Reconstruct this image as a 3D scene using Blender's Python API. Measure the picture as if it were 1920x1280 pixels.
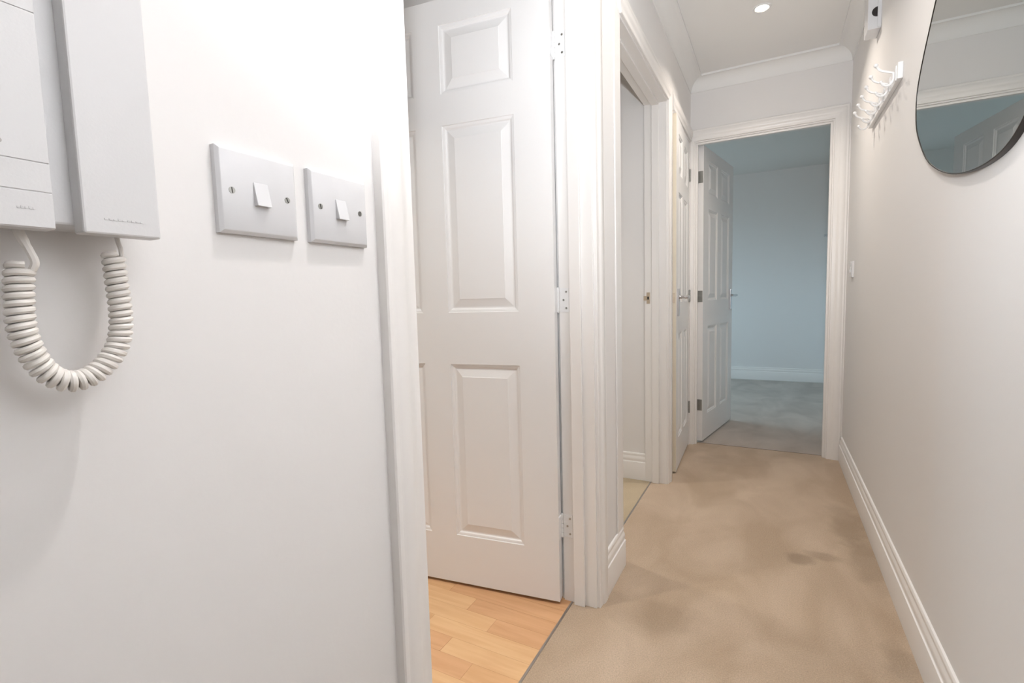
import bpy, bmesh, math, random
from mathutils import Vector, Matrix
random.seed(7)
for o in list(bpy.data.objects):
    bpy.data.objects.remove(o, do_unlink=True)
scene = bpy.context.scene
C = scene.collection

# ------------------------------------------------------------------ camera
CAM_H = 1.015
F_PX = 922.3
YAW, PITCH, ROLL = -0.4891, -0.08445, -0.0265
cy, sy, cp, sp, cr, sr = math.cos(YAW), math.sin(YAW), math.cos(PITCH), math.sin(PITCH), math.cos(ROLL), math.sin(ROLL)
fw = Vector((sy*cp, cy*cp, sp)); rt = Vector((cy, -sy, 0)); up = rt.cross(fw)
rt2 = rt*cr + up*sr; up2 = up*cr - rt*sr
cam_data = bpy.data.cameras.new('camera')
cam_data.sensor_width = 36.0
cam_data.lens = F_PX/1920*36.0
cam_data.clip_start = 0.02
cam = bpy.data.objects.new('camera', cam_data)
C.objects.link(cam)
cam.matrix_world = Matrix(((rt2.x, up2.x, -fw.x, 0.0), (rt2.y, up2.y, -fw.y, 0.0), (rt2.z, up2.z, -fw.z, CAM_H), (0, 0, 0, 1)))
scene.camera = cam

# ------------------------------------------------------------------ world, lights, exposure
scene.view_settings.view_transform = 'Standard'
scene.view_settings.look = 'None'
scene.view_settings.gamma = 1.0
scene.view_settings.use_curve_mapping = False
scene.view_settings.exposure = 0.42

SKY_STRENGTH = 7.4
FLASH_POWER = 86.0
LAMP_FAR = 4.2
LAMP_NEAR = 2.6
FILL_SIDE = 3.6
LAMP_MID = 2.3
FILL_KITCHEN = 6.0
world = bpy.data.worlds.new('overcast_sky'); scene.world = world
world.use_nodes = True
wn = world.node_tree.nodes; wl = world.node_tree.links
wn.clear()
w_tc = wn.new('ShaderNodeTexCoord'); w_sep = wn.new('ShaderNodeSeparateXYZ')
w_map = wn.new('ShaderNodeMapRange'); w_map.inputs[1].default_value = -0.05; w_map.inputs[2].default_value = 0.08
w_mix = wn.new('ShaderNodeMix'); w_mix.data_type = 'RGBA'
w_mix.inputs[6].default_value = (0.11, 0.115, 0.10, 1)
w_mix.inputs[7].default_value = (0.60, 0.85, 1.0, 1)
w_bg = wn.new('ShaderNodeBackground'); w_bg.inputs[1].default_value = SKY_STRENGTH
w_out = wn.new('ShaderNodeOutputWorld')
wl.new(w_tc.outputs['Generated'], w_sep.inputs[0]); wl.new(w_sep.outputs[2], w_map.inputs[0])
wl.new(w_map.outputs[0], w_mix.inputs[0]); wl.new(w_mix.outputs[2], w_bg.inputs[0]); wl.new(w_bg.outputs[0], w_out.inputs[0])

# the photographer's flash, turned up and bounced off ceiling and wall
fl = bpy.data.lights.new('camera_flash', 'SPOT')
fl.energy = FLASH_POWER; fl.spot_size = math.radians(144); fl.spot_blend = 1.0; fl.shadow_soft_size = 0.04
fl.color = (0.915, 0.95, 1.0)
flash = bpy.data.objects.new('camera_flash', fl); C.objects.link(flash)
flash.location = (0.02, -0.04, CAM_H + 0.25)
FAZ, FEL = math.radians(10), math.radians(43)
flash.rotation_euler = Vector((math.sin(FAZ)*math.cos(FEL), math.cos(FAZ)*math.cos(FEL), math.sin(FEL))).to_track_quat('-Z', 'Y').to_euler()

# ------------------------------------------------------------------ materials
def mat(name, col, rough=0.5, metal=0.0, bump=None, bump_d=0.0005, spec=0.5, var=None):
    m = bpy.data.materials.new(name); m.use_nodes = True
    nt = m.node_tree; b = nt.nodes['Principled BSDF']
    b.inputs['Base Color'].default_value = (*col, 1); b.inputs['Roughness'].default_value = rough
    b.inputs['Metallic'].default_value = metal
    b.inputs['Specular IOR Level'].default_value = spec
    tc = nt.nodes.new('ShaderNodeTexCoord')
    if bump:
        n = nt.nodes.new('ShaderNodeTexNoise'); n.inputs['Scale'].default_value = bump; n.inputs['Detail'].default_value = 4
        bp = nt.nodes.new('ShaderNodeBump'); bp.inputs['Distance'].default_value = bump_d; bp.inputs['Strength'].default_value = 0.6
        nt.links.new(tc.outputs['Object'], n.inputs['Vector']); nt.links.new(n.outputs['Fac'], bp.inputs['Height'])
        nt.links.new(bp.outputs[0], b.inputs['Normal'])
    if var:
        n2 = nt.nodes.new('ShaderNodeTexNoise'); n2.inputs['Scale'].default_value = var[0]; n2.inputs['Detail'].default_value = 3
        mx = nt.nodes.new('ShaderNodeMix'); mx.data_type = 'RGBA'
        mx.inputs[6].default_value = (*col, 1); mx.inputs[7].default_value = (*var[1], 1)
        nt.links.new(tc.outputs['Object'], n2.inputs['Vector']); nt.links.new(n2.outputs['Fac'], mx.inputs[0])
        nt.links.new(mx.outputs[2], b.inputs['Base Color'])
    return m

M = {}
M['wall'] = mat('wall_paint', (0.805, 0.79, 0.778), 0.7, bump=160, bump_d=0.00018, spec=0.3, var=(1.5, (0.818, 0.80, 0.788)))
M['ceiling'] = mat('ceiling_paint', (0.87, 0.865, 0.85), 0.9, spec=0.1, var=(1.2, (0.85, 0.845, 0.83)))
M['trim'] = mat('trim_gloss_paint', (0.86, 0.84, 0.82), 0.32, bump=60, bump_d=0.00006, var=(5, (0.85, 0.825, 0.80)))
M['door'] = mat('door_satin_paint', (0.85, 0.84, 0.835), 0.38, bump=220, bump_d=0.00015, var=(3, (0.84, 0.83, 0.82)))
M['plastic'] = mat('white_plastic', (0.70, 0.70, 0.715), 0.25, var=(20, (0.69, 0.69, 0.70)))
M['phone'] = mat('phone_plastic', (0.68, 0.675, 0.68), 0.38, bump=500, bump_d=0.0001, var=(12, (0.67, 0.665, 0.665)))
M['cord'] = mat('cord_vinyl', (0.80, 0.765, 0.72), 0.4, var=(30, (0.77, 0.735, 0.69)))
M['chrome'] = mat('chrome', (0.72, 0.72, 0.74), 0.14, 1.0, var=(30, (0.68, 0.68, 0.70)))
M['steel'] = mat('dull_steel', (0.42, 0.42, 0.40), 0.42, 1.0, var=(40, (0.36, 0.36, 0.34)))
M['brass'] = mat('brass', (0.72, 0.62, 0.50), 0.28, 1.0, var=(40, (0.62, 0.52, 0.40)))
M['screw'] = mat('screw_metal', (0.45, 0.45, 0.43), 0.35, 1.0, var=(80, (0.38, 0.38, 0.36)))
M['dark'] = mat('dark_slot', (0.03, 0.03, 0.03), 0.6, var=(60, (0.04, 0.035, 0.03)))
M['groove'] = mat('phone_groove', (0.45, 0.43, 0.42), 0.6, var=(60, (0.42, 0.40, 0.39)))
M['black'] = mat('black_plastic', (0.018, 0.014, 0.014), 0.35, var=(40, (0.025, 0.02, 0.02)))
M['rack'] = mat('rack_enamel', (0.84, 0.84, 0.84), 0.3, var=(30, (0.83, 0.825, 0.82)))
M['mirror'] = mat('mirror_silver', (0.66, 0.70, 0.70), 0.005, 1.0)
M['mframe'] = mat('mirror_rim', (0.035, 0.03, 0.028), 0.35, 0.6, var=(50, (0.045, 0.04, 0.035)))
M['threshold'] = mat('threshold_metal', (0.50, 0.48, 0.46), 0.38, 1.0, bump=90, bump_d=0.0002, var=(25, (0.40, 0.38, 0.36)))
M['seam'] = mat('seam_tape', (0.16, 0.13, 0.10), 0.9, var=(60, (0.12, 0.10, 0.08)))
M['edge'] = mat('door_edge_paint', (0.78, 0.71, 0.58), 0.45, var=(8, (0.76, 0.68, 0.54)))

def carpet(name, a, b, stains=()):
    m = bpy.data.materials.new(name); m.use_nodes = True
    nt = m.node_tree; N = nt.nodes; L = nt.links; p = N['Principled BSDF']
    p.inputs['Roughness'].default_value = 0.95; p.inputs['Specular IOR Level'].default_value = 0.1
    p.inputs['Sheen Weight'].default_value = 0.25; p.inputs['Sheen Roughness'].default_value = 0.5
    tc = N.new('ShaderNodeTexCoord')
    mp = N.new('ShaderNodeMapping'); mp.inputs['Scale'].default_value = (1.4, 0.8, 1)
    L.new(tc.outputs['Object'], mp.inputs[0])
    n1 = N.new('ShaderNodeTexNoise'); n1.inputs['Scale'].default_value = 3.2; n1.inputs['Detail'].default_value = 6; n1.inputs['Distortion'].default_value = 0.7
    L.new(mp.outputs[0], n1.inputs['Vector'])
    n2 = N.new('ShaderNodeTexNoise'); n2.inputs['Scale'].default_value = 260; n2.inputs['Detail'].default_value = 4; n2.inputs['Roughness'].default_value = 0.7
    L.new(tc.outputs['Object'], n2.inputs['Vector'])
    r1 = N.new('ShaderNodeMapRange'); r1.inputs[1].default_value = 0.36; r1.inputs[2].default_value = 0.66
    L.new(n1.outputs['Fac'], r1.inputs[0])
    mx = N.new('ShaderNodeMix'); mx.data_type = 'RGBA'; mx.inputs[6].default_value = (*a, 1); mx.inputs[7].default_value = (*b, 1)
    L.new(r1.outputs[0], mx.inputs[0])
    last = mx.outputs[2]
    nd = N.new('ShaderNodeTexNoise'); nd.inputs['Scale'].default_value = 14; nd.inputs['Detail'].default_value = 3
    L.new(tc.outputs['Object'], nd.inputs['Vector'])
    for (x, y, rx, ry, amt) in stains:
        ms = N.new('ShaderNodeMapping'); ms.vector_type = 'POINT'
        ms.inputs['Location'].default_value = (-x/rx, -y/ry, 0); ms.inputs['Scale'].default_value = (1/rx, 1/ry, 0)
        L.new(tc.outputs['Object'], ms.inputs[0])
        ln = N.new('ShaderNodeVectorMath'); ln.operation = 'LENGTH'; L.new(ms.outputs[0], ln.inputs[0])
        ad = N.new('ShaderNodeMath'); ad.operation = 'MULTIPLY_ADD'; ad.inputs[1].default_value = 1.4; L.new(nd.outputs['Fac'], ad.inputs[0]); L.new(ln.outputs['Value'], ad.inputs[2])
        rr = N.new('ShaderNodeMapRange'); rr.inputs[1].default_value = 1.95; rr.inputs[2].default_value = 1.35; rr.inputs[3].default_value = 0; rr.inputs[4].default_value = amt
        L.new(ad.outputs[0], rr.inputs[0])
        m2 = N.new('ShaderNodeMix'); m2.data_type = 'RGBA'; m2.inputs[7].default_value = (0.27, 0.19, 0.12, 1)
        L.new(rr.outputs[0], m2.inputs[0]); L.new(last, m2.inputs[6]); last = m2.outputs[2]
    fr = N.new('ShaderNodeMapRange'); fr.inputs[1].default_value = 0.3; fr.inputs[2].default_value = 0.7; fr.inputs[3].default_value = 0.74; fr.inputs[4].default_value = 1.16
    L.new(n2.outputs['Fac'], fr.inputs[0])
    mu = N.new('ShaderNodeVectorMath'); mu.operation = 'SCALE'; L.new(last, mu.inputs[0]); L.new(fr.outputs[0], mu.inputs['Scale'])
    L.new(mu.outputs[0], p.inputs['Base Color'])
    bp = N.new('ShaderNodeBump'); bp.inputs['Distance'].default_value = 0.004; bp.inputs['Strength'].default_value = 0.7
    L.new(n2.outputs['Fac'], bp.inputs['Height']); L.new(bp.outputs[0], p.inputs['Normal'])
    return m
CA, CB = (0.475, 0.350, 0.240), (0.61, 0.470, 0.345)
M['carpet'] = carpet('beige_carpet', CA, CB, [(0.105, 2.095, 0.050, 0.045, 0.55), (0.185, 2.155, 0.060, 0.035, 0.42), (0.33, 2.18, 0.06, 0.20, 0.40), (0.30, 2.52, 0.07, 0.22, 0.35), (0.325, 1.60, 0.045, 0.09, 0.4), (-0.33, 1.52, 0.16, 0.10, 0.28), (-0.25, 3.2, 0.15, 0.10, 0.25)])
M['carpet_bed'] = carpet('grey_beige_carpet', (0.42, 0.36, 0.31), (0.55, 0.48, 0.42))
M['carpet_two'] = carpet('tan_carpet', (0.50, 0.40, 0.26), (0.58, 0.47, 0.32))

def wood(name, a, b):
    m = bpy.data.materials.new(name); m.use_nodes = True
    nt = m.node_tree; N = nt.nodes; L = nt.links; p = N['Principled BSDF']
    p.inputs['Roughness'].default_value = 0.42
    tc = N.new('ShaderNodeTexCoord'); mp = N.new('ShaderNodeMapping'); mp.inputs['Scale'].default_value = (2.2, 26, 1)
    oi = N.new('ShaderNodeObjectInfo'); cb = N.new('ShaderNodeCombineXYZ')
    mlt = N.new('ShaderNodeMath'); mlt.operation = 'MULTIPLY'; mlt.inputs[1].default_value = 40
    L.new(oi.outputs['Random'], mlt.inputs[0]); L.new(mlt.outputs[0], cb.inputs[0]); L.new(mlt.outputs[0], cb.inputs[1]); L.new(cb.outputs[0], mp.inputs['Location'])
    L.new(tc.outputs['Object'], mp.inputs[0])
    n = N.new('ShaderNodeTexNoise'); n.inputs['Scale'].default_value = 1.6; n.inputs['Detail'].default_value = 7; n.inputs['Distortion'].default_value = 0.8
    L.new(mp.outputs[0], n.inputs['Vector'])
    mr = N.new('ShaderNodeMapRange'); mr.inputs[1].default_value = 0.35; mr.inputs[2].default_value = 0.7; L.new(n.outputs['Fac'], mr.inputs[0])
    mx = N.new('ShaderNodeMix'); mx.data_type = 'RGBA'; mx.inputs[6].default_value = (*a, 1); mx.inputs[7].default_value = (*b, 1)
    L.new(mr.outputs[0], mx.inputs[0]); L.new(mx.outputs[2], p.inputs['Base Color'])
    return m
M['wood'] = [wood('beech_laminate_light', (0.76, 0.48, 0.25), (0.68, 0.395, 0.195)), wood('beech_laminate_mid', (0.72, 0.43, 0.22), (0.65, 0.365, 0.175)), wood('beech_laminate_red', (0.70, 0.40, 0.21), (0.62, 0.335, 0.165))]
M['substrate'] = mat('floor_substrate', (0.20, 0.12, 0.07), 0.9, var=(9, (0.16, 0.10, 0.06)))

gm = bpy.data.materials.new('window_glass'); gm.use_nodes = True
gn = gm.node_tree.nodes; gn.clear()
g_t = gn.new('ShaderNodeBsdfTransparent'); g_g = gn.new('ShaderNodeBsdfGlossy'); g_g.inputs['Roughness'].default_value = 0.02
g_m = gn.new('ShaderNodeMixShader'); g_m.inputs[0].default_value = 0.06; g_o = gn.new('ShaderNodeOutputMaterial')
gm.node_tree.links.new(g_t.outputs[0], g_m.inputs[1]); gm.node_tree.links.new(g_g.outputs[0], g_m.inputs[2]); gm.node_tree.links.new(g_m.outputs[0], g_o.inputs[0])
M['glass'] = gm
em = bpy.data.materials.new('lamp_lens'); em.use_nodes = True
eb = em.node_tree.nodes['Principled BSDF']; eb.inputs['Base Color'].default_value = (1, 0.95, 0.85, 1)
eb.inputs['Emission Color'].default_value = (1.0, 0.86, 0.62, 1); eb.inputs['Emission Strength'].default_value = 14
M['lens'] = em

# ------------------------------------------------------------------ helpers
def bx(bm, x0, x1, y0, y1, z0, z1):
    x0, x1 = min(x0, x1), max(x0, x1); y0, y1 = min(y0, y1), max(y0, y1)
    v = [bm.verts.new((x, y, z)) for z in (z0, z1) for y in (y0, y1) for x in (x0, x1)]
    for f in ((0, 2, 3, 1), (4, 5, 7, 6), (0, 1, 5, 4), (2, 6, 7, 3), (0, 4, 6, 2), (1, 3, 7, 5)):
        bm.faces.new([v[i] for i in f])
def obj(name, bm, m, parent=None, smooth=False, bevel=0.0, seg=2, loc=None):
    bmesh.ops.recalc_face_normals(bm, faces=bm.faces)
    me = bpy.data.meshes.new(name); bm.to_mesh(me); bm.free()
    o = bpy.data.objects.new(name, me); C.objects.link(o)
    me.materials.append(M[m] if isinstance(m, str) else m)
    if smooth:
        for p in me.polygons: p.use_smooth = True
        try: me.set_sharp_from_angle(angle=math.radians(35))
        except Exception: pass
    if bevel:
        b = o.modifiers.new('bevel', 'BEVEL'); b.width = bevel; b.segments = seg; b.limit_method = 'ANGLE'
    if parent: o.parent = parent
    if loc: o.location = loc
    return o
def box_obj(name, dims, m, parent=None, bevel=0.0, **k):
    bm = bmesh.new(); bx(bm, *dims); return obj(name, bm, m, parent, bevel=bevel, **k)
def tag(o, label, cat=None, group=None, kind=None):
    o['label'] = label
    if cat: o['category'] = cat
    if group: o['group'] = group
    if kind: o['kind'] = kind
    return o
def struct(o, label): return tag(o, label, kind='structure')
def empty(name, loc=(0, 0, 0), rz=0.0):
    o = bpy.data.objects.new(name, None); C.objects.link(o); o.location = loc; o.rotation_euler = (0, 0, rz); o.empty_display_size = 0.05
    return o
def tube(bm, pts, r, n=8, closed_caps=True):
    pts = [Vector(p) for p in pts]; rad = r if isinstance(r, (list, tuple)) else [r]*len(pts)
    rings = []; ref = None
    for i, p in enumerate(pts):
        t = (pts[min(i+1, len(pts)-1)] - pts[max(i-1, 0)]).normalized()
        if ref is None:
            ref = t.orthogonal().normalized()
        ref = (ref - t*ref.dot(t)).normalized(); b = t.cross(ref)
        rings.append([bm.verts.new(p + (ref*math.cos(2*math.pi*k/n) + b*math.sin(2*math.pi*k/n))*rad[i]) for k in range(n)])
    for a, b in zip(rings, rings[1:]):
        for k in range(n): bm.faces.new((a[k], a[(k+1) % n], b[(k+1) % n], b[k]))
    if closed_caps:
        bm.faces.new(rings[0][::-1]); bm.faces.new(rings[-1])
def ball(bm, c, r, u=10, v=7):
    bmesh.ops.create_uvsphere(bm, u_segments=u, v_segments=v, radius=r, matrix=Matrix.Translation(c))
def cyl(bm, p0, p1, r0, r1=None, n=16):
    tube(bm, [p0, p1], [r0, r0 if r1 is None else r1], n)
def catmull(pts, k=8):
    pts = [Vector(p) for p in pts]; P = [2*pts[0]-pts[1]] + pts + [2*pts[-1]-pts[-2]]; out = []
    for i in range(1, len(P)-2):
        a, b, c, d = P[i-1:i+3]
        for j in range(k):
            t = j/k
            out.append(0.5*((2*b) + (c-a)*t + (2*a-5*b+4*c-d)*t*t + (3*b-a-3*c+d)*t**3))
    out.append(pts[-1]); return out
def sweep(bm, prof, P0, P1, nrm, upv, m0=0.0, m1=0.0):
    """closed profile (t along nrm, s along upv) swept P0->P1; ends mitred by m*t along the run"""
    P0, P1, nrm, upv = Vector(P0), Vector(P1), Vector(nrm), Vector(upv); d = (P1-P0).normalized()
    A = [bm.verts.new(P0 + nrm*t + upv*s + d*(m0*t)) for t, s in prof]
    B = [bm.verts.new(P1 + nrm*t + upv*s - d*(m1*t)) for t, s in prof]
    n = len(prof)
    for i in range(n): bm.faces.new((A[i], A[(i+1) % n], B[(i+1) % n], B[i]))
    bm.faces.new(A[::-1]); bm.faces.new(B)

# ------------------------------------------------------------------ dimensions
XL, XR, YE, ZC = -0.495, 0.376, 3.478, 2.39
XK = -0.607                 # far face of the left wall
YB = 3.553                  # bedroom face of the end wall
HD = 1.997                  # clear door height
D1 = (0.610, 1.472)         # opening to the kitchen (Y)
D2 = (1.800, 2.664)         # second opening (Y)
D3 = (2.835, 3.450)         # cupboard opening (Y)
D4 = (-0.461, 0.290)        # bedroom opening (X)
LN = 0.027                  # lining thickness
# ------------------------------------------------------------------ walls
def wall(name, boxes, label, m='wall'):
    bm = bmesh.new()
    for b in boxes: bx(bm, *b)
    return struct(obj(name, bm, m), label)
top = HD + LN
wall('wall_left', [(XK, XL, -1.2, D1[0]-LN, 0, ZC), (XK, XL, D1[0]-LN, D1[1]+LN, top, ZC), (XK, XL, D1[1]+LN, D2[0]-LN, 0, ZC),
                   (XK, XL, D2[0]-LN, D2[1]+LN, top, ZC), (XK, XL, D2[1]+LN, D3[0]-LN, 0, ZC), (XK, XL, D3[0]-LN, D3[1]+LN, top, ZC), (XK, XL, D3[1]+LN, YE, 0, ZC)],
     'long white hallway wall holding the entry phone and three doorways')
wall('wall_right', [(XR, XR+0.1, -1.2, YE, 0, ZC)], 'long white hallway wall holding the mirror and coat hooks')
wall('wall_end', [(-2.7, D4[0]-LN, YE, YB, 0, ZC), (D4[1]+LN, 0.625, YE, YB, 0, ZC), (D4[0]-LN, D4[1]+LN, YE, YB, top, ZC)],
     'white wall closing the hallway around the bedroom doorway')
wall('wall_entrance', [(-0.607, 0.476, -1.3, -1.2, 0, ZC)], 'plain white wall at the entrance end of the hallway')
wall('wall_bedroom_far', [(-2.7, 0.625, 6.43, 6.53, 0, ZC)], 'plain bedroom wall facing the open bedroom door')
wall('wall_bedroom_right', [(0.525, 0.625, YB, 6.43, 0, ZC)], 'bedroom side wall meeting the far wall behind the jamb')
BW = (4.15, 5.85, 0.85, 2.1)
wall('wall_bedroom_left', [(-2.7, -2.6, YB, BW[0], 0, ZC), (-2.7, -2.6, BW[1], 6.43, 0, ZC), (-2.7, -2.6, BW[0], BW[1], 0, BW[2]), (-2.7, -2.6, BW[0], BW[1], BW[3], ZC)],
     'bedroom wall with the window opening')
wall('wall_kitchen_back', [(-3.0, XK, 1.60, 1.68, 0, ZC)], 'plain kitchen wall behind the open panelled door')
wall('wall_kitchen_front', [(-3.0, XK, -0.5, -0.4, 0, ZC)], 'plain kitchen wall opposite the open door')
KW = (0.85, 1.45, 1.0, 2.1)
wall('wall_kitchen_left', [(-3.1, -3.0, -0.5, KW[0], 0, ZC), (-3.1, -3.0, KW[1], 1.68, 0, ZC), (-3.1, -3.0, KW[0], KW[1], 0, KW[2]), (-3.1, -3.0, KW[0], KW[1], KW[3], ZC)],
     'kitchen side wall with the window opening')
wall('wall_side_room', [(-2.2, XK, 2.684, 2.76, 0, ZC)], 'white side room wall seen through the middle doorway')
wall('wall_side_room_far', [(-2.3, -2.2, 1.68, 2.76, 0, ZC)], 'plain wall closing the side room behind the middle doorway')
wall('wall_cupboard', [(-1.1, XK, 3.40, YE, 0, ZC), (-1.2, -1.1, 2.76, YE, 0, ZC)], 'plain inner walls of the shallow cupboard')

# ------------------------------------------------------------------ ceilings and floors
struct(box_obj('ceiling', (-3.1, 0.476, -1.3, YE, ZC, ZC+0.1), 'ceiling'), 'flat white hallway ceiling carrying the recessed spotlight')
struct(box_obj('ceiling_bedroom', (-2.7, 0.625, YE, 6.53, 2.39, 2.49), 'ceiling'), 'flat white bedroom ceiling beyond the end doorway')
XS = -0.578
struct(box_obj('floor', (XS, XR, -1.2, 3.530, -0.05, 0), 'carpet'), 'worn beige carpet running the length of the hallway')
struct(box_obj('floor_bedroom', (-2.7, 0.625, 3.530, 6.43, -0.05, 0), 'carpet_bed'), 'greyer carpet in the bedroom beyond the end doorway')
struct(box_obj('floor_side_room', (-2.2, XS, 1.68, 2.76, -0.05, 0), 'carpet_two'), 'tan carpet strip inside the middle doorway')
kf = struct(box_obj('floor_kitchen', (-3.0, XS, -0.4, 1.60, -0.06, -0.006), 'substrate'), 'orange beech laminate floor inside the nearest doorway')
ROW = 0.0655
pm = {}
row = 0; y = 0.30
while y < 1.58:
    x = XS - (0.13 + 0.31*((row*0.37) % 1.0)); prev = XS; i = 0
    while prev > -1.95:
        key = round(prev - x, 3)
        if key not in pm:
            bm = bmesh.new(); bx(bm, -key/2+0.0003, key/2-0.0003, -ROW/2+0.00025, ROW/2-0.00025, 0, 0.006)
            bmesh.ops.recalc_face_normals(bm, faces=bm.faces)
            pm[key] = [bpy.data.meshes.new('plank') for _ in range(3)]
            for q, me in enumerate(pm[key]): bm.to_mesh(me); me.materials.append(M['wood'][q])
            bm.free()
        o = bpy.data.objects.new('plank', random.choice(pm[key])); C.objects.link(o); o.parent = kf
        o.location = ((prev+x)/2, y + ROW/2, -0.006)
        prev = x; x = prev - 0.44; i += 1
    y += ROW; row += 1

# ------------------------------------------------------------------ trim profiles
ARCH = [(0.0, 0.0), (0.0, 0.009), (0.002, 0.011), (0.012, 0.0115), (0.024, 0.0125), (0.027, 0.0145), (0.031, 0.0165), (0.036, 0.0175), (0.056, 0.0180), (0.059, 0.0165), (0.061, 0.0165), (0.064, 0.0175), (0.068, 0.0165), (0.070, 0.014), (0.070, 0.0)]
SKIRT = [(0.0, 0.0), (0.016, 0.0), (0.016, 0.098), (0.0155, 0.0995), (0.012, 0.1005), (0.011, 0.103), (0.0125, 0.110), (0.0128, 0.117), (0.0115, 0.124), (0.0085, 0.130), (0.0075, 0.134), (0.0085, 0.138), (0.008, 0.143), (0.005, 0.1475), (0.0, 0.149)]
COVE = [(0.0, 0.0), (0.0, -0.080), (0.004, -0.080), (0.004, -0.076)] + [(0.004+0.066*(1-math.cos(a*math.pi/16)), -0.076+0.066*math.sin(a*math.pi/16)) for a in range(1, 8)] + [(0.069, -0.012), (0.075, -0.012), (0.075, 0.0)]
def arch_set(parent, plane, a0, a1, face, out, clip=None, wid=None, thick=1.0, legs=(1, 1)):
    """architrave round an opening a0..a1 lying in plane 'X' or 'Y' at coordinate face; out=+1/-1 outwards"""
    rv = 0.008; z1 = HD + rv; a0 -= rv; a1 += rv
    def P(a, z, t): return (face + out*t, a, z) if plane == 'X' else (a, face + out*t, z)
    def cl(a):
        return a if clip is None else max(clip[0], min(clip[1], a))
    segs = [('architrave_leg', lambda w: ((a0-w, 0.0), (a0-w, z1+w))), ('architrave_head', lambda w: ((a0-w, z1+w), (a1+w, z1+w))), ('architrave_leg', lambda w: ((a1+w, z1+w), (a1+w, 0.0)))]
    for i, (nm, fn) in enumerate(segs):
        if (i == 0 and not legs[0]) or (i == 2 and not legs[1]): continue
        bm = bmesh.new(); A = []; B = []
        for w, t in ARCH:
            (pa, za), (pb, zb) = fn(w)
            A.append(bm.verts.new(P(cl(pa), za, t*thick))); B.append(bm.verts.new(P(cl(pb), zb, t*thick)))
        n = len(ARCH)
        for k in range(n): bm.faces.new((A[k], A[(k+1) % n], B[(k+1) % n], B[k]))
        bm.faces.new(A[::-1]); bm.faces.new(B)
        bmesh.ops.dissolve_degenerate(bm, dist=1e-6, edges=bm.edges)
        obj(nm, bm, 'trim', parent, smooth=True)

# frames ------------------------------------------------------------
def frame_x(name, D, label, stop, hall_arch=True):
    """lining, stop and architrave for an opening in the left wall"""
    bm = bmesh.new(); x0, x1 = XK-0.001, XL+0.001
    bx(bm, x0, x1, D[0]-LN, D[0], 0, HD+LN); bx(bm, x0, x1, D[1], D[1]+LN, 0, HD+LN); bx(bm, x0, x1, D[0], D[1], HD, HD+LN)
    root = struct(obj(name, bm, 'trim', bevel=0.001), label)
    if stop:
        s0, s1 = stop
        for nm, d in (('door_stop', (s0, s1, D[0], D[0]+0.012, 0, HD)), ('door_stop', (s0, s1, D[1]-0.012, D[1], 0, HD)), ('door_stop', (s0, s1, D[0]+0.012, D[1]-0.012, HD-0.012, HD))):
            box_obj(nm, d, 'trim', root, bevel=0.0015)
    return root
t1 = frame_x('trim_1', D1, 'white lining and architrave around the kitchen doorway', (-0.569, -0.532))
arch_set(t1, 'X', D1[0], D1[1], XL, 1); arch_set(t1, 'X', D1[0], D1[1], XK, -1)
t2 = frame_x('trim_2', D2, 'white lining and architrave around the middle doorway', (-0.569, -0.532))
arch_set(t2, 'X', D2[0], D2[1], XL, 1, legs=(0, 1))
t3 = frame_x('trim_3', D3, 'white lining and architrave around the narrow cupboard door', (XK, -0.545))
arch_set(t3, 'X', D3[0], D3[1], XL, 1, clip=(2.7445, 3.4595), legs=(0, 0))
bm = bmesh.new(); y0, y1 = YE-0.001, YB+0.001
bx(bm, D4[0]-LN, D4[0], y0, y1, 0, HD+LN); bx(bm, D4[1], D4[1]+LN, y0, y1, 0, HD+LN); bx(bm, D4[0], D4[1], y0, y1, HD, HD+LN)
t4 = struct(obj('trim_4', bm, 'trim', bevel=0.001), 'white lining and architrave around the bedroom doorway')
for d in ((D4[0], D4[0]+0.012, YE+0.008, 3.513, 0, HD), (D4[1]-0.012, D4[1], YE+0.008, 3.513, 0, HD), (D4[0]+0.012, D4[1]-0.012, YE+0.008, 3.513, HD-0.012, HD)):
    box_obj('door_stop', d, 'trim', t4, bevel=0.0015)
arch_set(t4, 'Y', D4[0], D4[1], YE, -1, clip=(XL+0.001, XR-0.001))
box_obj('filler_strip', (D4[1]+0.0775, XR-0.0005, YE-0.012, YE, 0, HD+0.078), 'trim', t4)
# narrow flat corner board where the wall stops at the middle doorway
bm = bmesh.new(); bx(bm, XL, XL+0.006, 1.712, 1.776, 0.149, HD+0.008)
obj('architrave_leg', bm, 'trim', t2, bevel=0.002)

# coving --------------------------------------------------------------
def run(name, prof, P0, P1, nrm, label, m='trim', m0=0.0, m1=0.0):
    bm = bmesh.new(); sweep(bm, prof, P0, P1, nrm, (0, 0, 1), m0, m1)
    return struct(obj(name, bm, m, smooth=True), label)
run('trim_5', COVE, (XL, -1.2, ZC), (XL, YE, ZC), (1, 0, 0), 'plaster coving above the wall with the entry phone', 'ceiling', 0, 1)
run('trim_6', COVE, (XR, -1.2, ZC), (XR, YE, ZC), (-1, 0, 0), 'plaster coving above the wall with the mirror', 'ceiling', 0, 1)
run('trim_7', COVE, (XL, YE, ZC), (XR, YE, ZC), (0, -1, 0), 'plaster coving above the bedroom doorway', 'ceiling', 1, 1)
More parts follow.
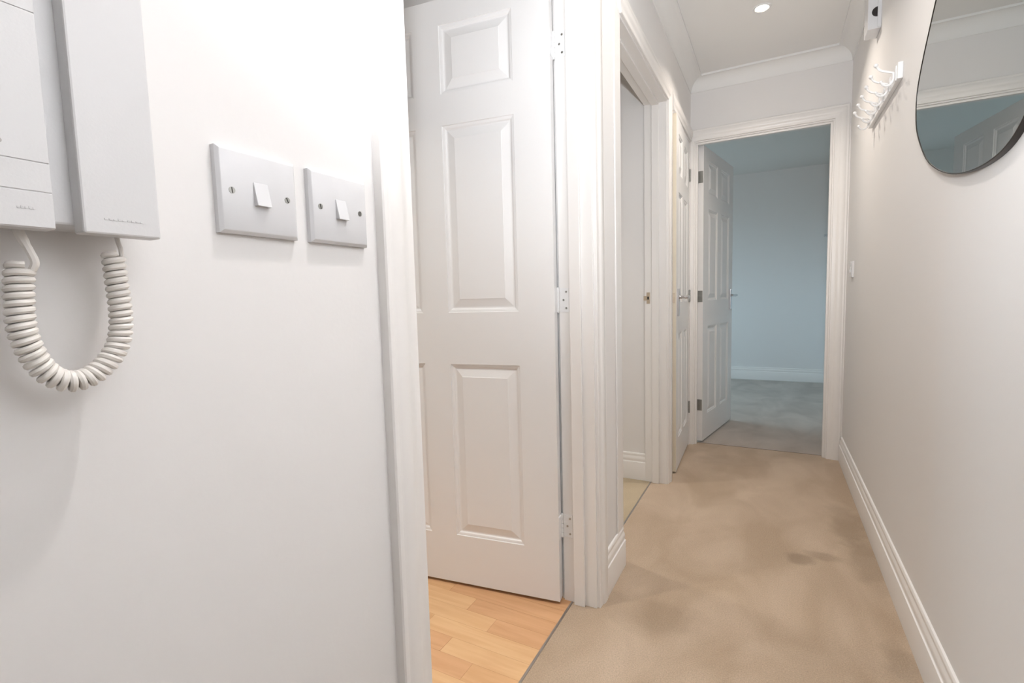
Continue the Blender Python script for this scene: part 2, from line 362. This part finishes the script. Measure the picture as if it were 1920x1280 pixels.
# skirting --------------------------------------------------------------
run('baseboard_right', SKIRT, (XR, -1.2, 0), (XR, YE-0.019, 0), (-1, 0, 0), 'white moulded skirting along the wall under the mirror')
run('baseboard_left', SKIRT, (XL, D1[1]+0.078, 0), (XL, 1.776, 0), (1, 0, 0), 'short moulded skirting between kitchen and middle doorways')
run('baseboard_left_near', SKIRT, (XL, -1.2, 0), (XL, D1[0]-0.078, 0), (1, 0, 0), 'moulded skirting below the entry phone')
run('baseboard_side_room', SKIRT, (-2.2, 2.684, 0), (XK, 2.684, 0), (0, -1, 0), 'moulded skirting inside the middle doorway')
run('baseboard_bedroom', SKIRT, (-2.6, 6.43, 0), (0.525, 6.43, 0), (0, -1, 0), 'moulded skirting along the far bedroom wall')
run('baseboard_kitchen', SKIRT, (-3.0, 1.60, 0), (XK-0.02, 1.60, 0), (0, -1, 0), 'moulded skirting along the kitchen wall behind the open door')
run('baseboard_bedroom_right', SKIRT, (0.525, YB, 0), (0.525, 6.414, 0), (-1, 0, 0), 'moulded skirting along the bedroom side wall')
# thresholds --------------------------------------------------------------
bm = bmesh.new(); sweep(bm, [(-0.004, 0.0), (-0.003, 0.0018), (0.0, 0.0024), (0.003, 0.0018), (0.004, 0.0)], (XS-0.001, D1[0]+0.001, 0), (XS-0.002, D1[1]-0.001, 0), (1, 0, 0), (0, 0, 1))
struct(obj('trim_8', bm, 'threshold', smooth=True), 'metal threshold strip between laminate and hallway carpet')
bm = bmesh.new(); sweep(bm, [(-0.004, 0.0), (-0.002, 0.0016), (0.002, 0.0016), (0.004, 0.0)], (XS, D2[0]+0.001, 0), (XS, D2[1]-0.001, 0), (1, 0, 0), (0, 0, 1))
struct(obj('trim_9', bm, 'threshold'), 'thin grey carpet joint across the middle doorway')
bm = bmesh.new(); sweep(bm, [(-0.003, 0.0), (-0.001, 0.0012), (0.001, 0.0012), (0.003, 0.0)], (D4[0]+0.001, 3.530, 0), (D4[1]-0.001, 3.530, 0), (0, 1, 0), (0, 0, 1))
struct(obj('trim_10', bm, 'seam'), 'dark carpet joint across the bedroom doorway')

# ------------------------------------------------------------------ panelled doors
RINGS = [(0.0, 0.0), (0.0015, -0.0030), (0.006, -0.0036), (0.010, -0.0050), (0.013, -0.0085), (0.016, -0.0092), (0.019, -0.0088), (0.043, -0.0022), (0.0445, -0.0012)]
def panel_mesh(w, h, T):
    bm = bmesh.new()
    for s in (1, -1):
        prev = None
        for ins, dep in RINGS:
            yy = s*(T/2 + dep)
            k = min(ins, w*0.42)
            ring = [bm.verts.new(p) for p in ((k, yy, k), (w-k, yy, k), (w-k, yy, h-k), (k, yy, h-k))]
            if prev:
                for i in range(4): bm.faces.new((prev[i], prev[(i+1) % 4], ring[(i+1) % 4], ring[i]))
            prev = ring
        bm.faces.new(prev)
    return bm
def make_door(name, W, pin, ang, yoff, label, stile, mull, z0=0.012, z1=1.992, edge='door'):
    """leaf from local x=.003; yoff = local y of the leaf centre; origin at the hinge pin"""
    T = 0.036; p = (W - 2*stile - mull)/2
    xs = [0.003, 0.003+stile, 0.003+stile+p, 0.003+stile+p+mull, 0.003+stile+2*p+mull, 0.003+W]
    zs = [z0, 0.188, 0.800, 0.977, 1.595, 1.696, 1.912, z1]
    bm = bmesh.new(); holes = []
    for i in range(5):
        for j in range(7):
            if i in (1, 3) and j in (1, 3, 5): holes.append((xs[i], zs[j], xs[i+1]-xs[i], zs[j+1]-zs[j])); continue
            for yy in (yoff-T/2, yoff+T/2):
                bm.faces.new([bm.verts.new(c) for c in ((xs[i], yy, zs[j]), (xs[i+1], yy, zs[j]), (xs[i+1], yy, zs[j+1]), (xs[i], yy, zs[j+1]))])
    a, b = yoff-T/2, yoff+T/2
    for q in (((xs[0], a, z0), (xs[0], b, z0), (xs[0], b, z1), (xs[0], a, z1)), ((xs[5], a, z0), (xs[5], b, z0), (xs[5], b, z1), (xs[5], a, z1)),
              ((xs[0], a, z0), (xs[0], b, z0), (xs[5], b, z0), (xs[5], a, z0)), ((xs[0], a, z1), (xs[0], b, z1), (xs[5], b, z1), (xs[5], a, z1))):
        bm.faces.new([bm.verts.new(c) for c in q])
    bmesh.ops.remove_doubles(bm, verts=bm.verts, dist=1e-5)
    d = struct(obj(name, bm, 'door'), label)
    d.location = (pin[0], pin[1], 0); d.rotation_euler = (0, 0, math.radians(ang))
    cache = {}
    for (hx, hz, hw, hh) in holes:
        k = round(hh, 3)
        if k not in cache:
            o = obj('panel', panel_mesh(hw, hh, T), 'door', d); cache[k] = o.data
        else:
            o = bpy.data.objects.new('panel', cache[k]); C.objects.link(o); o.parent = d
        o.location = (hx, yoff, hz)
    return d
def hinge(d, z, m, yk, jamb=None, leaf=None, H=0.076):
    """butt hinge: five knuckles on the pin, leaf on the door edge"""
    bm = bmesh.new(); n = 5; g = 0.0008
    for k in range(n):
        a = z - H/2 + k*H/n
        cyl(bm, (0, yk, a+g), (0, yk, a+H/n-g), 0.0052, n=12)
    cyl(bm, (0, yk, z-H/2-0.003), (0, yk, z+H/2+0.003), 0.0035, n=10)
    if leaf: bx(bm, 0.0012, 0.0031, leaf[0], leaf[1], z-H/2, z+H/2)
    return obj('hinge', bm, m, d, smooth=True)
def lever_handle(d, x, z, yf, s, toward, m='chrome', plate=(0.040, 0.155)):
    """lever on a long plate; s=+1/-1 face side, toward = lever direction along local x"""
    w, h = plate
    bp_ = box_obj('handle_plate', (x-w/2, x+w/2, yf, yf+s*0.010, z-h+0.048, z+0.048), m, d, bevel=0.0025)
    bm = bmesh.new()
    cyl(bm, (x, yf+s*0.006, z), (x, yf+s*0.016, z), 0.011, 0.008, 14)
    pts = catmull([(x, yf+s*0.014, z), (x, yf+s*0.036, z), (x+toward*0.006, yf+s*0.047, z), (x+toward*0.020, yf+s*0.050, z), (x+toward*0.060, yf+s*0.048, z-0.002), (x+toward*0.100, yf+s*0.046, z+0.001), (x+toward*0.112, yf+s*0.043, z+0.001)], 5)
    tube(bm, pts, [0.0085]*5 + [0.0095]*(len(pts)-10) + [0.0085]*5, 10)
    obj('lever', bm, m, bp_, smooth=True)
    bm = bmesh.new()
    for zz in (z+0.036, z-h+0.060):
        cyl(bm, (x, yf+s*0.0068, zz), (x, yf+s*0.0078, zz), 0.0035, n=10)
    obj('screw', bm, 'screw', bp_, smooth=True)

# door 1: open into the kitchen
d1 = make_door('door_1', 0.850, (-0.611, 1.469), -172.6, 0.015, 'large white six panel door standing open into the laminate room', 0.121, 0.100)
for z in (1.79, 1.01, 0.262):
    hinge(d1, z, 'rack', 0.0, leaf=(0.002, 0.032))
for s in (1, -1): lever_handle(d1, 0.790, 1.0, 0.015+s*0.018, s, -1)
# door 3: narrow cupboard door just ajar into the hall
d3 = make_door('door_3', 0.604, (-0.494, 3.450), -90+2.0, -0.021, 'narrow white six panel cupboard door standing just ajar', 0.098, 0.088)
for z in (1.79, 1.01, 0.262): hinge(d3, z, 'steel', 0.002, leaf=(-0.034, -0.004))
lever_handle(d3, 0.548, 1.005, -0.003, 1, -1)
bm = bmesh.new(); bx(bm, 0.6076, 0.6088, -0.027, -0.009, 0.972, 1.030)
box_obj('door_lipping', (0.607, 0.6078, -0.039, -0.003, 0.0125, 1.9915), 'edge', d3)
lp = obj('latch_plate', bm, 'brass', d3); lp['label'] = 'brass latch faceplate'
box_obj('latch_bolt', (0.6088, 0.614, -0.023, -0.013, 0.994, 1.008), 'brass', lp, bevel=0.002)
# door 4: bedroom door, open into the bedroom
d4 = make_door('door_4', 0.742, (-0.458, 3.540), 80.0, -0.021, 'white six panel bedroom door standing open at the hallway end', 0.112, 0.092)
for z in (1.79, 1.005, 0.262):
    hinge(d4, z, 'steel', 0.004, leaf=(-0.036, -0.004))
lever_handle(d4, 0.690, 1.005, -0.039, -1, -1); lever_handle(d4, 0.690, 1.005, -0.003, 1, -1)

# jamb hardware: keep plate on the middle doorway lining, hinge leaves on the kitchen lining
bm = bmesh.new(); bx(bm, -0.598, -0.580, D2[1]-0.0015, D2[1], 0.975, 1.035); bx(bm, -0.613, -0.598, D2[1]-0.0035, D2[1], 0.993, 1.016)
kp = obj('strike_plate', bm, 'brass', t2, bevel=0.0005); kp['label'] = 'small brass strike plate'
box_obj('latch_hole', (-0.594, -0.585, D2[1]-0.0022, D2[1]-0.001, 0.997, 1.013), 'dark', kp)
for z in (1.79, 1.01, 0.262):
    bm = bmesh.new(); bx(bm, -0.604, -0.574, D1[1]-0.0018, D1[1], z-0.038, z+0.038)
    hl = obj('hinge_leaf', bm, 'rack', t1)
    bm = bmesh.new()
    for dz, dx in ((-0.026, 0.006), (0.0, -0.003), (0.026, 0.006)):
        cyl(bm, (-0.589+dx, D1[1]-0.0019, z+dz), (-0.589+dx, D1[1]-0.0027, z+dz), 0.0035, n=10)
    obj('screw', bm, 'screw', hl)

# ------------------------------------------------------------------ windows out of view
def window(name, plane, c0, c1, W, label):
    bm = bmesh.new(); y0, y1, z0, z1 = W; t = 0.06; m0_, m1_ = c0+0.02, c1-0.02; ym = (y0+y1)/2; cm = (c0+c1)/2
    def b_(bm, p0, p1, a, b, zz0, zz1):
        if plane == 'X': bx(bm, p0, p1, a, b, zz0, zz1)
        else: bx(bm, a, b, p0, p1, zz0, zz1)
    for d in ((y0, y1, z0, z0+t), (y0, y1, z1-t, z1), (y0, y0+t, z0+t, z1-t), (y1-t, y1, z0+t, z1-t), (ym-t/2, ym+t/2, z0+t, z1-t)):
        b_(bm, m0_, m1_, *d)
    w = struct(obj(name, bm, 'plastic'), label)
    for a, b in ((y0+t, ym-t/2), (ym+t/2, y1-t)):
        bm = bmesh.new(); b_(bm, cm-0.003, cm+0.003, a, b, z0+t, z1-t); obj('pane', bm, 'glass', w)
    pl = bpy.data.lights.new(name + '_daylight_portal', 'AREA'); pl.shape = 'RECTANGLE'; pl.size = y1-y0; pl.size_y = z1-z0
    pl.cycles.is_portal = True
    po = bpy.data.objects.new(name + '_daylight_portal', pl); C.objects.link(po)
    inward = Vector((1, 0, 0)) if plane == 'X' else Vector((0, 1, 0))
    po.location = Vector((c1+0.01, ym, (z0+z1)/2)) if plane == 'X' else Vector((ym, c1+0.01, (z0+z1)/2))
    po.rotation_euler = inward.to_track_quat('-Z', 'Z').to_euler()
window('window_1', 'X', -2.7, -2.6, BW, 'white framed bedroom window of two panes')
window('window_2', 'X', -3.1, -3.0, KW, 'white framed kitchen window of two panes')

# ------------------------------------------------------------------ entry phone
def plate_prism(bm, x0, x1, y0, y1, z0, z1, ch):
    """box on the left wall with chamfered front (front at larger x)"""
    bx(bm, x0, x1-ch, y0, y1, z0, z1)
    a = [(x1-ch, y0, z0), (x1-ch, y1, z0), (x1-ch, y1, z1), (x1-ch, y0, z1)]; b = [(x1, y0+ch, z0+ch), (x1, y1-ch, z0+ch), (x1, y1-ch, z1-ch), (x1, y0+ch, z1-ch)]
    A = [bm.verts.new(p) for p in a]; B = [bm.verts.new(p) for p in b]
    for i in range(4): bm.faces.new((A[i], A[(i+1) % 4], B[(i+1) % 4], B[i]))
    bm.faces.new(B); bm.faces.new(A[::-1])
ph = tag(empty('entry_phone', (XL, 0.16, 1.07)), 'white wall entry phone with handset and curly cord', 'entry phone')
def php(name, bm, m, parent=ph, **k):
    bmesh.ops.translate(bm, verts=bm.verts, vec=(-XL, -0.16, -1.07) if parent is ph else (0, 0, 0))
    o = obj(name, bm, m, parent, **k)
    return o
PX = -0.441
bm = bmesh.new(); bx(bm, XL, -0.4555, 0.085, 0.2225, 1.0775, 1.290)
php('cradle', bm, 'phone', bevel=0.002)
# button housing with its two grooves: three stacked front blocks
bm = bmesh.new(); bx(bm, -0.4555, PX-0.0006, 0.080, 0.1595, 1.0715, 1.285)
bs = php('button_housing', bm, 'phone', bevel=0.0012)
off = Vector((-XL, -0.16, -1.07))
def sub(name, dims, m, parent, bevel=0.0):
    bm = bmesh.new(); bx(bm, *dims); bmesh.ops.translate(bm, verts=bm.verts, vec=off); return obj(name, bm, m, parent, bevel=bevel)
for z0_, z1_ in ((1.0725, 1.0958), (1.0966, 1.1156), (1.1164, 1.2140), (1.2148, 1.2840)):
    sub('cover', (PX-0.0008, PX, 0.0805, 0.1592, z0_, z1_), 'phone', bs, 0.0003)
bm = bmesh.new(); cyl(bm, (PX-0.0005, 0.1345, 1.126), (PX+0.0008, 0.1345, 1.126), 0.0016, n=12); bmesh.ops.translate(bm, verts=bm.verts, vec=off)
obj('indicator', bm, 'groove', bs, smooth=True)
# handset: tapered-edge block, slightly dished face
bm = bmesh.new()
HY0, HY1, HZ0, HZ1 = 0.1750, 0.2262, 1.0715, 1.2860
bx(bm, -0.4565, PX, HY0, HY1, HZ0, HZ1)
hs = php('handset', bm, 'phone', bevel=0.0016)
# unreadable raised maker's mark: short strokes
def mark(parent, y0_, y1_, z, n, x):
    bm = bmesh.new(); rnd = random.Random(n)
    for k in range(n):
        a = y0_ + (y1_-y0_)*k/n; w = (y1_-y0_)/n*0.72; hh = rnd.uniform(0.0008, 0.0016)
        bx(bm, x-0.0004, x+0.00025, a, a+w, z, z+0.0004); bx(bm, x-0.0004, x+0.00025, a, a+w*0.25, z, z+hh)
        if k % 2: bx(bm, x-0.0004, x+0.00025, a, a+w*0.8, z+hh, z+hh+0.0004)
    bmesh.ops.translate(bm, verts=bm.verts, vec=off); obj('maker_mark', bm, 'phone', parent)
mark(hs, 0.188, 0.2145, 1.0825, 9, PX); mark(bs, 0.1400, 0.1500, 1.0840, 5, PX)
# cord: straight tail, coil, straight tail
CX = -0.462; ks = 0.462/0.455
def cpt(y, z): return Vector((CX, y*ks, 1.015 + (z-1.015)*ks))
centre = catmull([cpt(*p) for p in ((0.1432, 1.0475), (0.1418, 1.0400), (0.1405, 1.0250), (0.1402, 1.0050), (0.1435, 0.9880), (0.1500, 0.9735), (0.1590, 0.9655), (0.1690, 0.9640), (0.1790, 0.9680), (0.1885, 0.9770), (0.1955, 0.9890), (0.1985, 1.0030), (0.1990, 1.0200), (0.1982, 1.0400), (0.1975, 1.0590))], 20)
dist = [0.0]
for a, b in zip(centre, centre[1:]): dist.append(dist[-1] + (b-a).length)
TOT = dist[-1]; TURNS = 40; SEG = 16; pts = []; j = 0
for k in range(TURNS*SEG+1):
    s = TOT*k/(TURNS*SEG)
    while j < len(dist)-2 and dist[j+1] < s: j += 1
    u = (s-dist[j])/max(1e-9, dist[j+1]-dist[j]); c = centre[j].lerp(centre[j+1], u); t = (centre[j+1]-centre[j]).normalized()
    nx = Vector((1, 0, 0)); ny = t.cross(nx).normalized(); an = 2*math.pi*k/SEG
    R = 0.0062 - 0.0007*(k/(TURNS*SEG))
    pts.append(c + nx*math.cos(an)*R + ny*math.sin(an)*R)
bm = bmesh.new()
tube(bm, pts, 0.0025, 8)
start = [Vector((CX, 0.1442, 1.0790)), Vector((CX+0.001, 0.1465, 1.069)), Vector((CX+0.004, 0.1495, 1.058)), Vector((CX+0.0058, 0.1512, 1.0500)), Vector((CX+0.004, 0.1500, 1.0445))]
end = [Vector((CX+0.001, 0.2058, 1.0560)), Vector((CX+0.001, 0.2056, 1.0630)), Vector((CX, 0.2045, 1.0700)), Vector((CX, 0.2035, 1.0790))]
tube(bm, catmull(start, 5), [0.0032]*8 + [0.0026]*13, 8); tube(bm, catmull(end, 5), 0.0017, 8)
bmesh.ops.translate(bm, verts=bm.verts, vec=off)
obj('curly_cord', bm, 'cord', ph, smooth=True)['label'] = 'cream coiled cord hanging in a loop'

# ------------------------------------------------------------------ light switches
def light_switch(loc, rz, label, w=0.086, h=0.086, group='white rocker light switches'):
    """local: wall plane y=0, front towards -y"""
    r = tag(empty('light_switch', loc, rz), label, 'light switch', group)
    bm = bmesh.new(); d = 0.0095; c = 0.004
    a = [(-w/2, 0, -h/2), (w/2, 0, -h/2), (w/2, 0, h/2), (-w/2, 0, h/2)]
    rings = [[bm.verts.new(p) for p in a]]
    for ins, dep in ((0.0, 0.006), (0.0025, 0.0088), (0.0038, d)):
        rings.append([bm.verts.new((math.copysign(w/2-ins, p[0]), -dep, math.copysign(h/2-ins, p[2]))) for p in a])
    for A, B in zip(rings, rings[1:]):
        for i in range(4): bm.faces.new((A[i], A[(i+1) % 4], B[(i+1) % 4], B[i]))
    bm.faces.new(rings[-1]); bm.faces.new(rings[0][::-1])
    obj('faceplate', bm, 'plastic', r, smooth=True)
    bm = bmesh.new()   # rocker, pressed at the top so the lower edge stands out
    rw, rh = 0.0165/2, 0.0245/2
    v = [bm.verts.new(p) for p in ((-rw, -d+0.001, -rh), (rw, -d+0.001, -rh), (rw, -d+0.001, rh), (-rw, -d+0.001, rh), (-rw, -d-0.0062, -rh), (rw, -d-0.0062, -rh), (rw, -d-0.0006, rh), (-rw, -d-0.0006, rh))]
    for f in ((0, 3, 2, 1), (4, 5, 6, 7), (0, 1, 5, 4), (1, 2, 6, 5), (2, 3, 7, 6), (3, 0, 4, 7)): bm.faces.new([v[i] for i in f])
    obj('rocker', bm, 'plastic', r, bevel=0.0005)
    for s in (-1, 1):
        x = s*0.0302*w/0.086
        bm = bmesh.new(); cyl(bm, (x, -d+0.0005, 0), (x, -d-0.0004, 0), 0.0034, n=18); sc = obj('screw', bm, 'screw', r, smooth=True)
        bm = bmesh.new(); bx(bm, -0.0029, 0.0029, -0.0002, 0.0002, -0.0004, 0.0004)
        sl = obj('slot', bm, 'dark', sc); sl.location = (x, -d-0.0005, 0); sl.rotation_euler = (0, random.uniform(0.5, 2.4), 0)
    return r
light_switch((XL, 0.3505, 1.1330), math.radians(90), 'white single light switch beside the entry phone', w=0.0915)
light_switch((XL, 0.4610, 1.1335), math.radians(90), 'white single light switch beside the kitchen door frame', w=0.0915)
light_switch((XR, 3.232, 1.130), math.radians(-90), 'white single light switch on the wall by the bedroom doorway')

# ------------------------------------------------------------------ mirror
outline = [(1.6967, 1.7533), (1.7425, 1.7115), (1.807, 1.6496), (1.8541, 1.5853), (1.8600, 1.5196), (1.8321, 1.4542), (1.7361, 1.3686), (1.6301, 1.3160), (1.5045, 1.2770), (1.3810, 1.2557), (1.2662, 1.2506), (1.1803, 1.2625), (1.1153, 1.2970), (1.055, 1.365), (1.025, 1.460), (1.028, 1.570), (1.075, 1.690), (1.165, 1.790), (1.290, 1.860), (1.420, 1.880), (1.540, 1.855), (1.630, 1.805)]
def closed_catmull(p, k=8):
    n = len(p); out = []
    for i in range(n):
        a, b, c, d = [Vector((*p[(i+q) % n], 0)) for q in (-1, 0, 1, 2)]
        for j in range(k):
            t = j/k; v = 0.5*((2*b) + (c-a)*t + (2*a-5*b+4*c-d)*t*t + (3*b-a-3*c+d)*t**3); out.append((v.x, v.y))
    return out
def build_mirror(outline):
    pl = closed_catmull(outline, 6); n = len(pl)
    mx_, mz_ = sum(p[0] for p in pl)/n, sum(p[1] for p in pl)/n
    root = tag(empty('wall_mirror', (XR, mx_, mz_)), 'pebble shaped mirror with thin dark rim on the white wall', 'mirror')
    def ring(bm, ins, x):
        out = []
        for i, (a, b) in enumerate(pl):
            q0, q1 = pl[i-1], pl[(i+1) % n]; t = Vector((q1[0]-q0[0], q1[1]-q0[1])).normalized(); nn = Vector((-t.y, t.x))
            if nn.dot(Vector((mx_-a, mz_-b))) < 0: nn = -nn
            out.append(bm.verts.new((x-XR, a+nn.x*ins-mx_, b+nn.y*ins-mz_)))
        return out
    bm = bmesh.new(); rs = [ring(bm, 0, XR-0.0005), ring(bm, 0, XR-0.0108), ring(bm, 0.0008, XR-0.0115), ring(bm, 0.0026, XR-0.0115), ring(bm, 0.0026, XR-0.0095)]
    for A, B in zip(rs, rs[1:]):
        for i in range(n): bm.faces.new((A[i], A[(i+1) % n], B[(i+1) % n], B[i]))
    bm.faces.new(rs[0][::-1])
    obj('rim', bm, 'mframe', root, smooth=True)
    bm = bmesh.new(); a = ring(bm, 0.0024, XR-0.0102); b = ring(bm, 0.0024, XR-0.0065)
    bm.faces.new(a); bm.faces.new(b[::-1])
    for i in range(n): bm.faces.new((a[i], a[(i+1) % n], b[(i+1) % n], b[i]))
    obj('mirror_glass', bm, 'mirror', root)
build_mirror([(a*0.3645/0.355, 1.015+(b-1.015)*0.3645/0.355) for a, b in outline])

# ------------------------------------------------------------------ coat rack
RB = XR - 0.015
rk = tag(empty('coat_rack', (XR, 2.45, 1.72)), 'white wall coat rack with six double hooks beyond the mirror', 'coat rack')
def rk_obj(name, bm, m, **k):
    bmesh.ops.translate(bm, verts=bm.verts, vec=(-XR, -2.45, -1.72)); return obj(name, bm, m, rk, **k)
bm = bmesh.new(); bx(bm, RB, XR, 2.166, 2.752, 1.7310, 1.7850); rk_obj('rail', bm, 'rack', bevel=0.0015)
def hook_mesh():
    bm = bmesh.new()
    bx(bm, -0.003, 0.0, -0.007, 0.007, -0.028, 0.020)
    up_ = catmull([(-0.006, 0, -0.006), (-0.008, 0, 0.000), (-0.015, 0, 0.0035), (-0.028, 0, 0.009), (-0.042, 0, 0.015), (-0.050, 0, 0.022), (-0.056, 0, 0.033)], 5)
    tube(bm, up_, [0.0037]*len(up_), 8); ball(bm, (-0.0575, 0, 0.036), 0.0072)
    lo = catmull([(-0.008, 0, 0.002), (-0.007, 0, -0.012), (-0.008, 0, -0.024), (-0.015, 0, -0.036), (-0.026, 0, -0.039), (-0.036, 0, -0.033), (-0.041, 0, -0.025)], 5)
    tube(bm, lo, [0.0038]*len(lo), 8); ball(bm, (-0.0415, 0, -0.023), 0.0052)
    return bm
h0 = None
for k in range(6):
    if h0 is None: h0 = obj('hook', hook_mesh(), 'rack', rk, smooth=True); o = h0
    else: o = h0.copy(); C.objects.link(o); o.parent = rk
    o.location = (RB-XR, 2.190 + k*0.1032 - 2.45, 1.7595-1.72)

# ------------------------------------------------------------------ white box high on the right wall
wb = tag(empty('wall_box', (XR, 2.672, 2.10)), 'white wall box with black round knob high beside the coving', 'wall box')
bm = bmesh.new(); bx(bm, -0.046, 0, -0.050, 0.050, 0.0, 0.185); obj('casing', bm, 'plastic', wb, bevel=0.002)
bm = bmesh.new(); bx(bm, -0.013, 0, -0.054, -0.050, 0.004, 0.181); obj('back_plate', bm, 'plastic', wb, bevel=0.001)
bm = bmesh.new()
prof = [(-0.014, -0.0)]
vs = [bm.verts.new((-0.0135 + 0.0195*math.cos(a), -0.0515, 0.066 + 0.0195*math.sin(a))) for a in [math.pi/2 + math.pi*i/16 for i in range(17)]]
f = bm.faces.new(vs); r = bmesh.ops.extrude_face_region(bm, geom=[f]); bmesh.ops.translate(bm, verts=[e for e in r['geom'] if isinstance(e, bmesh.types.BMVert)], vec=(0, 0.003, 0))
obj('knob', bm, 'black', wb)['label'] = 'black half round knob'

# ------------------------------------------------------------------ downlights
def downlight(loc, label, power, col, spread=100):
    r = tag(empty('ceiling_spotlight', loc), label, 'ceiling light', 'recessed hallway spotlights')
    bm = bmesh.new(); n = 32; pr = [(0.042, 0.0), (0.041, -0.0035), (0.037, -0.005), (0.031, -0.0035), (0.029, 0.0)]
    rs = [[bm.verts.new((a*math.cos(2*math.pi*k/n), a*math.sin(2*math.pi*k/n), z)) for k in range(n)] for a, z in pr]
    for A, B in zip(rs, rs[1:]):
        for k in range(n): bm.faces.new((A[k], A[(k+1) % n], B[(k+1) % n], B[k]))
    obj('bezel', bm, 'rack', r, smooth=True)
    bm = bmesh.new(); bmesh.ops.create_circle(bm, cap_ends=True, segments=32, radius=0.030, matrix=Matrix.Translation((0, 0, -0.0022)))
    obj('lens', bm, 'lens', r)
    li = bpy.data.lights.new('spotlight_lamp', 'AREA'); li.shape = 'DISK'; li.size = 0.055; li.energy = power; li.color = col; li.spread = math.radians(spread)
    lo = bpy.data.objects.new('spotlight_lamp', li); C.objects.link(lo); lo.parent = r; lo.location = (0, 0, -0.007)
    return r
downlight((-0.072, 2.800, ZC), 'lit round recessed ceiling spotlight before the bedroom doorway', LAMP_FAR, (1.0, 0.90, 0.80), 128)
downlight((-0.072, 1.720, ZC), 'lit round recessed ceiling spotlight before the mirror', LAMP_MID, (1.0, 0.94, 0.88), 128)
downlight((-0.072, 0.620, ZC), 'lit round recessed ceiling spotlight above the kitchen doorway', LAMP_NEAR, (1.0, 0.95, 0.92))

downlight((-1.40, 0.550, ZC), 'added fill spotlight out of view in the laminate floored room', FILL_KITCHEN, (1.0, 0.93, 0.84))  # added unseen lamp, fill light for the open door and laminate
downlight((-1.45, 2.050, ZC), 'added fill spotlight out of view in the middle doorway room', FILL_SIDE, (1.0, 0.96, 0.90), 90)  # no known fitting here; added to brighten the side room wall

# ------------------------------------------------------------------ small hook on the far bedroom wall
bm = bmesh.new(); bx(bm, -0.02, 0.02, -0.012, 0, -0.012, 0.012)
tube(bm, catmull([(0, -0.01, 0.0), (0, -0.035, -0.006), (0, -0.05, 0.004), (0, -0.052, 0.014)], 4), 0.006, 8)
o = tag(obj('wall_hook', bm, 'plastic', bevel=0.001, loc=(0.497, 6.43, 1.625)), 'small pale hook on the far bedroom wall near its corner', 'hook')
